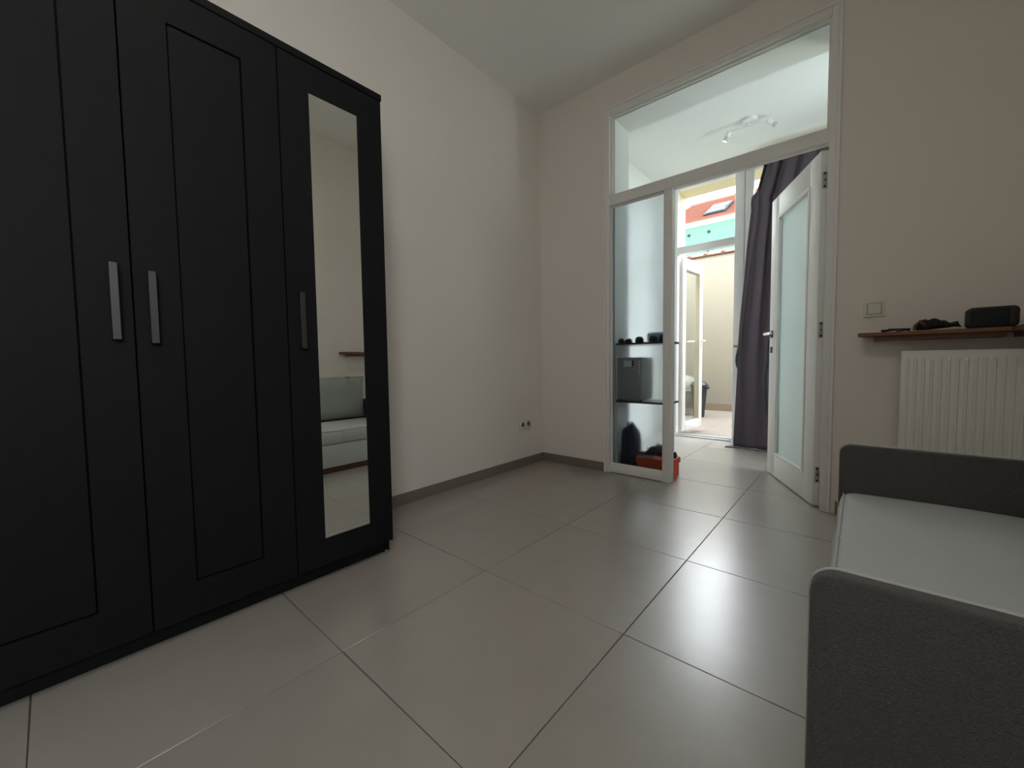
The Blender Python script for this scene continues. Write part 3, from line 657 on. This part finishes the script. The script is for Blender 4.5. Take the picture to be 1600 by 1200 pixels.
for a in (20, 140, 200, 300):
    ca, sa = math.cos(math.radians(a)), math.sin(math.radians(a))
    build('hook', MB().tube([(-.40, 3.98, 1.50), (-.40+.06*ca, 3.98+.06*sa, 1.50), (-.40+.09*ca, 3.98+.09*sa, 1.56)], .007, 8), DARKM, cs_, smooth=True)
jk = empty('hanging_jacket', (-.50, 3.96, .36)); tag(jk, 'dark grey jacket hanging beside the curtain behind the open door', 'jacket')
def jack(u, v):
    t = 2*math.pi*u; z = 1.46-1.08*v
    w = .018+.062*math.sin(math.pi*min(1, .02+.60*v))**1.6
    k = 1+.12*math.sin(3*t+7*v)+.07*math.sin(7*t+2+9*v)
    return (-.515+w*math.cos(t)*k+.012*math.sin(11*v), 3.955+.045*math.sin(t)*k, z)
build('body', MB().grid(jack, 36, 30), DGREY, jk, smooth=True, weld=True)
build('sleeve', MB().tube([(-.505, 3.93, 1.28), (-.520, 3.92, 1.00), (-.585, 3.92, .69), (-.568, 3.92, .45)], [.025, .036, .034, .030], 12), DGREY, jk, smooth=True)
build('hanging_loop', MB().tube([(-.505, 3.955, 1.45), (-.487, 3.955, 1.52), (-.50, 3.96, 1.45)], .004, 8), DGREY, jk, smooth=True)

# ------------------------------------------------------------------ rack behind the frosted panel and what it holds
rk = empty('storage_rack', (-1.19, 2.93, 0)); tag(rk, 'dark two-tier rack standing behind the frosted panel', 'rack')
S1, S2 = .975, .545
for z in (S1, S2): build('shelf_board', B(-1.392, -1.002, 2.796, 3.02, z-.014, z), DWOOD, rk, bevel=.002, seg=1)
for x in (-1.386, -1.035):
    for y in (3.004,): build('post', B(x-.005, x+.005, y-.005, y+.010, 0, S1-.014), PVC, rk)
for x in (-1.386,): build('post', B(x-.005, x+.005, 2.800, 2.812, 0, S1-.014), PVC, rk)
build('end_hook', MB().tube([(-1.004, 2.84, S1-.004), (-.996, 2.84, S1+.03), (-1.000, 2.86, S1+.055), (-1.006, 2.88, S1+.03), (-1.004, 2.885, S1)], .003, 6), DARKM, rk, smooth=True)
mw = empty('microwave_oven', (-1.295, 2.94, S2)); tag(mw, 'grey steel microwave with white sticker behind the frosted panel', 'microwave')
build('body', B(-1.385, -1.192, 2.801, 3.01, S2+.010, S2+.322), MWGREY, mw, bevel=.006)
build('sticker', B(-1.328, -1.268, 2.7995, 2.8015, S2+.255, S2+.300), LABELW, mw)
build('sticker', B(-1.264, -1.252, 2.7998, 2.8015, S2+.255, S2+.300), DARKM, mw)
for i in range(7): build('vent_slot', B(-1.216, -1.203, 2.7995, 2.8015, S2+.285-.022*i, S2+.297-.022*i), LABELW if i < 5 else STEEL, mw)
for x in (-1.365, -1.21): build('foot', MB().lathe([(.010, 0), (.010, .0105)], (x, 2.83, S2), 10), DARKM, mw)
sp_x = [(-1.362, .024, .036, 'farthest from the post'), (-1.305, .027, .033, 'second from the wall side'), (-1.222, .030, .043, 'in the middle of the row'), (-1.118, .031, .046, 'beside the gap, second from the post'), (-1.048, .028, .050, 'nearest the white post')]
for (x, r, h, wl) in sp_x:
    j = empty('storage_jar', (x, 2.832, S1+.0005)); tag(j, 'small dark round-topped jar on the rack, '+wl, 'jar', 'dark jars on the upper rack shelf')
    build('jar_body', MB().lathe([(r*.9, 0), (r, .004), (r, h*.45)], (x, 2.832, S1+.0005), 18), SHOE2, j, smooth=True)
    build('jar_lid', MB().lathe([(r*.98, h*.45), (r*.86, h*.75), (r*.5, h*.97), (r*.1, h)], (x, 2.832, S1+.0005), 18), SHOE2, j, smooth=True)
pb = build('folded_towel', MB().prism([(u, w) for u, w in roundrect(-1.20, -1.04, S1+.0005, S1+.075, .02)], 'y', 2.91, 3.0), PALEBLUE, bevel=.01); tag(pb, 'pale blue folded towel on the rack behind the jars', 'towel')

bp = empty('backpack', (-1.30, 2.95, 0)); tag(bp, 'dark rounded backpack on the floor behind the frosted panel', 'backpack')
build('body', lump((-1.318, 2.905, 0), .066, .088, .235, 5, amp=.04, e=.7), NAVY, bp, smooth=True, weld=True)
build('pocket', lump((-1.322, 2.830, .02), .045, .028, .10, 8, amp=.04, e=.7), SHOE2, bp, smooth=True, weld=True)
build('handle_loop', MB().tube([(-1.345, 2.905, .31), (-1.34, 2.905, .37), (-1.305, 2.905, .37), (-1.30, 2.905, .31)], .008, 8), NAVY, bp, smooth=True)

ob = empty('shoe_box', (-1.12, 2.945, 0)); tag(ob, 'bright orange shoe box on the floor behind the white post', 'box')
build('box_body', B(-1.235, -.985, 2.822, 2.990, 0.0, .120), ORANGE, ob, bevel=.002, seg=1)
build('lid', MB().box(-1.240, -.978, 2.816, 2.996, .120, .136).box(-1.240, -1.2355, 2.816, 2.996, .095, .120).box(-.9845, -.978, 2.816, 2.996, .095, .120).box(-1.2355, -.9845, 2.816, 2.8215, .095, .120).box(-1.2355, -.9845, 2.9905, 2.996, .095, .120), ORANGE, ob, bevel=.0015, seg=1)
def shoe(name, x, y, z, rz, ln, mat, label, sole=SOLE):
    s = empty(name, (x, y, z), rz); tag(s, label, 'shoe'); ORG[s.name] = Vector((0, 0, 0))
    def fn(u, v):
        t = 2*math.pi*u; a = v
        h = .030+.050*max(0, min(1, (a-.35)/.35))-.012*math.sin(math.pi*a)
        w = .036*(math.sin(math.pi*min(1, .08+a*.95))**.35)*(1-.18*math.sin(math.pi*min(1, a*1.1)))
        if v in (0, 1): w *= .2; h *= .6
        return (ln*(.5-a), w*math.cos(t), .012+h*.5*(1+math.sin(t)))
    build('upper', MB().grid(fn, 20, 18), mat, s, smooth=True, weld=True, local=True)
    build('sole', MB().prism([(ln*(.5-a), .037*(math.sin(math.pi*min(1, .07+a*.93))**.35)*sg*(1-.18*math.sin(math.pi*min(1, a*1.1)))) for sg, rng in ((1, range(0, 13)), (-1, range(12, -1, -1))) for a in [k/12 for k in rng]], 'z', 0, .016), sole, s, local=True)
    build('lace', MB().tube([(ln*.08, -.02, .052), (ln*.04, .02, .058), (0.0, -.02, .066), (-ln*.04, .02, .074)], .003, 6), LABELW if sole is SOLE else DARKM, s, local=True)
    return s
shoe('shoe', -1.165, 2.856, .1365, math.radians(176), .135, SHOE, 'dark low shoe lying on the orange box, nearer the backpack')
shoe('shoe', -1.065, 2.945, .1365, math.radians(4), .15, SHOE2, 'black shoe on the orange box, nearer the white post', DARKM)
